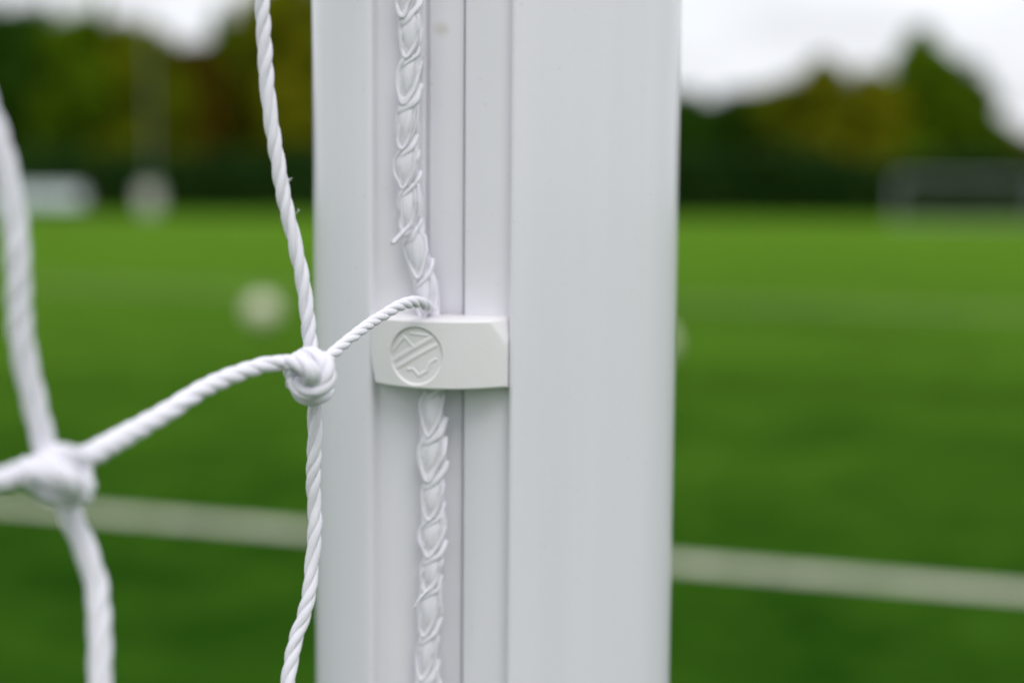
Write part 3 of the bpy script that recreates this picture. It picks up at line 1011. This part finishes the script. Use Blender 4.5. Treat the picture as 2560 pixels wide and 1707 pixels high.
pc = at_dist(374, 89)
cab = empty('utility_cabinet', pc)
tag(cab, 'pale squat cabinet standing at the foot of the floodlight mast', 'cabinet')
bm = boxes([((0, 0, 1.06), (1.12, .7, 1.36))]); bmesh.ops.bevel(bm, geom=list(bm.edges), offset=.05, segments=2, affect='EDGES')
link('body', bm_mesh('cabinet_body', bm, True, 40), M_CAB, cab)
link('plinth', bm_mesh('cabinet_plinth', boxes([((0, 0, .19), (1.02, .62, .38))])), M_GALV, cab)
link('roof', bm_mesh('cabinet_roof', boxes([((0, 0, 1.77), (1.18, .78, .07))])), M_CAB, cab)
for sx in (-1, 1):
    d_ = link('door', bm_mesh('cabinet_door', boxes([((sx * .27, -.362, 1.06), (.50, .02, 1.2))])), M_CAB, cab)
    link('handle', bm_mesh('cabinet_handle', boxes([((sx * .08, -.385, 1.0), (.03, .03, .18))])), M_DARKPOST, d_)


# ------------------------------------------------------------------ trees
def leaf_cloud(centres, radii, n, size, seed):
    r_ = np.random.default_rng(seed)
    centres, radii = np.array(centres), np.array(radii)
    wts = (radii[:, 0] * radii[:, 2]); wts = wts / wts.sum()
    ci = r_.choice(len(centres), n, p=wts)
    d = r_.normal(size=(n, 3)); d /= np.linalg.norm(d, axis=1)[:, None]
    rad = r_.uniform(0.25, 1, n) ** 0.45
    c = centres[ci] + d * radii[ci] * rad[:, None] + r_.normal(scale=.12, size=(n, 3))
    nrm = d + r_.normal(scale=.6, size=(n, 3)); nrm[:, 2] += .35
    nrm /= np.linalg.norm(nrm, axis=1)[:, None]
    t = np.cross(nrm, r_.normal(size=(n, 3))); t /= np.linalg.norm(t, axis=1)[:, None]
    bt = np.cross(nrm, t)
    s = size * r_.uniform(.6, 1.4, n)[:, None]
    q = np.stack([c - t * s, c - bt * s * .55 + nrm * s * .12, c + t * s, c + bt * s * .55 + nrm * s * .12], 1)
    me = bpy.data.meshes.new('crown')
    me.vertices.add(n * 4); me.vertices.foreach_set('co', q.reshape(-1).astype(np.float32))
    me.loops.add(n * 4); me.loops.foreach_set('vertex_index', np.arange(n * 4, dtype=np.int32))
    me.polygons.add(n); me.polygons.foreach_set('loop_start', np.arange(n, dtype=np.int32) * 4)
    me.update(calc_edges=True)
    return me


def tree_kind(seed, w, h, shape):
    """unit tree: width w, height h in metres; returns trunk mesh and crown mesh"""
    r_ = random.Random(seed)
    cs, rs = [], []
    n_cl = 26
    for k in range(n_cl):
        t = (k + .5) / n_cl
        z = h * (0.16 + 0.80 * t)
        if shape == 'round':
            prof = math.sqrt(max(.02, 1 - ((t - .42) / .60) ** 2))
        elif shape == 'spire':
            prof = max(.06, (1 - t) ** .8)
        else:
            prof = .95 if t < .7 else max(.15, 1 - (t - .7) / .36)
        a = r_.uniform(0, 6.28) + k * 2.4
        rr = w / 2 * prof * r_.uniform(.25, .72)
        sz = w * r_.uniform(.18, .27) * (0.5 + .6 * prof)
        cs.append((rr * math.cos(a), rr * math.sin(a), min(z, h - sz * .8)))
        rs.append((sz, sz, sz * r_.uniform(.7, .95)))
    crown = leaf_cloud(cs, rs, 11000, 0.36, seed)
    b = MB()
    zt = np.linspace(0, h * .72, 9)
    wob = np.array([[r_.uniform(-.15, .15), r_.uniform(-.15, .15)] for _ in zt]) * np.linspace(0, 1, 9)[:, None] * 2
    b.tube(np.stack([wob[:, 0], wob[:, 1], zt], 1), np.linspace(.32, .07, 9) * (h / 14), sides=10)
    for k in range(9):
        i = 2 + k % 6
        p = np.array([wob[i, 0], wob[i, 1], zt[i]])
        e = np.array(cs[r_.randrange(4, n_cl)])
        mid = (p + e) / 2 + np.array([0, 0, -.3])
        c = catmull([p, mid, e], 5)
        b.tube(c, np.linspace(.13, .03, len(c)) * (h / 14), sides=7)
    tm = bpy.data.meshes.new('trunk'); tm.from_pydata(np.concatenate(b.v).tolist(), [], b.f)
    tm.polygons.foreach_set('use_smooth', [True] * len(tm.polygons)); tm.materials.append(M_BARK)
    return tm, crown


KINDS = {('round', 0): tree_kind(11, 9, 14, 'round'), ('round', 1): tree_kind(12, 9, 14, 'round'), ('spire', 0): tree_kind(13, 7, 15, 'spire'), ('full', 0): tree_kind(14, 9, 13, 'full'), ('full', 1): tree_kind(15, 10, 12, 'full')}
BASE = {('round', 0): (9, 14), ('round', 1): (9, 14), ('spire', 0): (7, 15), ('full', 0): (9, 13), ('full', 1): (10, 12)}
used = {}


def tree(x, top, wid_m, d, kind, col, label):
    p = at_dist(x, d)
    hor = 509 + (x - 1280) * 0.0079
    h = (CAM_H + (hor - top) / FPX * d) * 1.07
    bw, bh = BASE[kind]
    t = empty('tree', p)
    t.rotation_euler.z = random.uniform(0, 6.28)
    t.scale = (wid_m / bw, wid_m / bw, h / bh)
    tag(t, label, 'tree', 'trees along the far side of the pitch')
    tm, cm = KINDS[kind]
    tr = link('trunk', tm, None, t)
    key = (kind, col)
    if key not in used:
        me = cm.copy(); me.materials.clear(); me.materials.append(LEAF[col]); used[key] = me
    link('crown', used[key], None, t)


TREES = [
    # x, top y, width m, distance, kind, leaf, label
    (-40, 40, 12, 132, ('full', 0), 'dark', 'dark green tree cut off by the left edge of the picture'),
    (100, 56, 10.5, 130, ('full', 1), 'dark', 'dark green broad tree above the pale board'),
    (210, 64, 8.5, 127, ('round', 0), 'green', 'mid green tree just right of the dark trees above the board'),
    (264, 22, 3.4, 140, ('spire', 0), 'green', 'thin spire-topped tree rising above its neighbours at the left'),
    (318, 80, 8, 129, ('full', 0), 'olive', 'dark olive tree just left of the floodlight mast'),
    (400, 104, 8, 126, ('round', 1), 'olive', 'olive tree behind the floodlight mast'),
    (485, 140, 8, 128, ('full', 1), 'rust', 'low rusty brown tree under the dip in the left skyline'),
    (560, 62, 4.5, 136, ('round', 0), 'green', 'green tree at the right side of the dip in the left skyline'),
    (630, 30, 6.5, 133, ('full', 0), 'olive', 'olive tree behind the middle net cord'),
    (735, -25, 8.5, 124, ('round', 1), 'yellow', 'tall yellowish tree beside the left edge of the goal post'),
    (860, -30, 9, 130, ('full', 0), 'olive', 'tall olive tree mostly hidden behind the left half of the goal post'),
    (1010, 60, 9, 131, ('full', 1), 'dark', 'dark tree hidden behind the slot of the goal post'),
    (1180, 150, 9, 131, ('full', 0), 'dark', 'dark tree hidden behind the middle of the goal post'),
    (1360, 220, 9, 131, ('full', 1), 'green', 'green tree hidden behind the right half of the goal post'),
    (1540, 250, 9, 131, ('full', 0), 'dark', 'dark tree hidden behind the right side of the goal post'),
    (1700, 250, 10, 131, ('full', 1), 'dark', 'dark green tree touching the right edge of the goal post'),
    (1835, 246, 10, 132, ('full', 0), 'dark', 'flat-topped dark green tree second from the right edge of the goal post'),
    (1955, 225, 9, 130, ('round', 0), 'olive', 'low olive tree left of the yellowish double-topped trees'),
    (2055, 176, 7, 127, ('round', 1), 'yellow', 'yellowish tree with a small rounded top at the right'),
    (2165, 200, 7.5, 125, ('full', 1), 'yellow', 'yellow olive tree between the rounded top and the tallest peak at the right'),
    (2285, 100, 11, 128, ('spire', 0), 'green', 'tallest peaked green tree at the right'),
    (2300, 150, 12, 127, ('round', 0), 'green', 'green tree filling out below the tallest peak at the right'),
    (2390, 220, 8.5, 129, ('round', 1), 'olive', 'olive tree on the falling slope right of the tallest peak'),
    (2480, 312, 6.5, 130, ('full', 0), 'olive', 'low olive tree above the distant goal'),
    (2570, 356, 7, 131, ('full', 1), 'rust', 'low brownish tree at the right edge of the picture'),
    (2720, 330, 9, 131, ('full', 0), 'dark', 'dark tree just past the right edge of the picture'),
]
for T in TREES:
    tree(*T)
# the belt of trees goes on past both edges of the picture
for k in range(7):
    for sgn, x0, side in ((-1, -230, 'left'), (1, 2900, 'right')):
        tree(x0 + sgn * 190 * k, random.uniform(120, 260), random.uniform(9, 12), 131, (('full', 0), ('full', 1), ('round', 0))[k % 3], ('dark', 'olive', 'green')[k % 3],
             'tree of the far belt standing past the %s edge of the picture' % side)


# hedge line in front of the trunks
def hedge(x0, x1, d, h, label, seed):
    a, c = at_dist(x0, d), at_dist(x1, d)
    L = (c - a).length
    r_ = random.Random(seed)
    cs, rs = [], []
    k = 0.0
    while k < L:
        hh = h * r_.uniform(.82, 1.08)
        for lv in (0.22, 0.55, 0.80):
            cs.append((k, r_.uniform(-.5, .5), hh * lv)); rs.append((1.5, 1.1, hh * .24))
        k += 1.3
    n = int(L * 900)
    me = leaf_cloud(cs, rs, n, .26, seed); me.materials.append(LEAF['hedge'])
    co = np.empty(len(me.vertices) * 3, np.float32); me.vertices.foreach_get('co', co)
    co = co.reshape(-1, 3); co[:, 2] = np.maximum(co[:, 2], .0); me.vertices.foreach_set('co', co.ravel())
    hd = empty('hedge', a)
    link('foliage', me, None, hd)
    stems = []
    k = 0.3
    while k < L:
        stems.append(((k, r_.uniform(-.2, .2), 0), (k + r_.uniform(-.2, .2), r_.uniform(-.2, .2), h * .8))); k += 1.0
    link('stems', tube_mesh('hedge_stems', stems, .035, 6), M_BARK, hd)
    tag(hd, label, 'hedge', 'hedges along the far edge of the pitch')


hedge(-1600, 800, 97, 4.3, 'dark hedge under the trees left of the goal post', 31)
hedge(800, 1660, 98, 4.5, 'dark hedge mostly hidden behind the goal post', 32)
hedge(1660, 4100, 98, 4.6, 'dark hedge under the trees right of the goal post', 33)
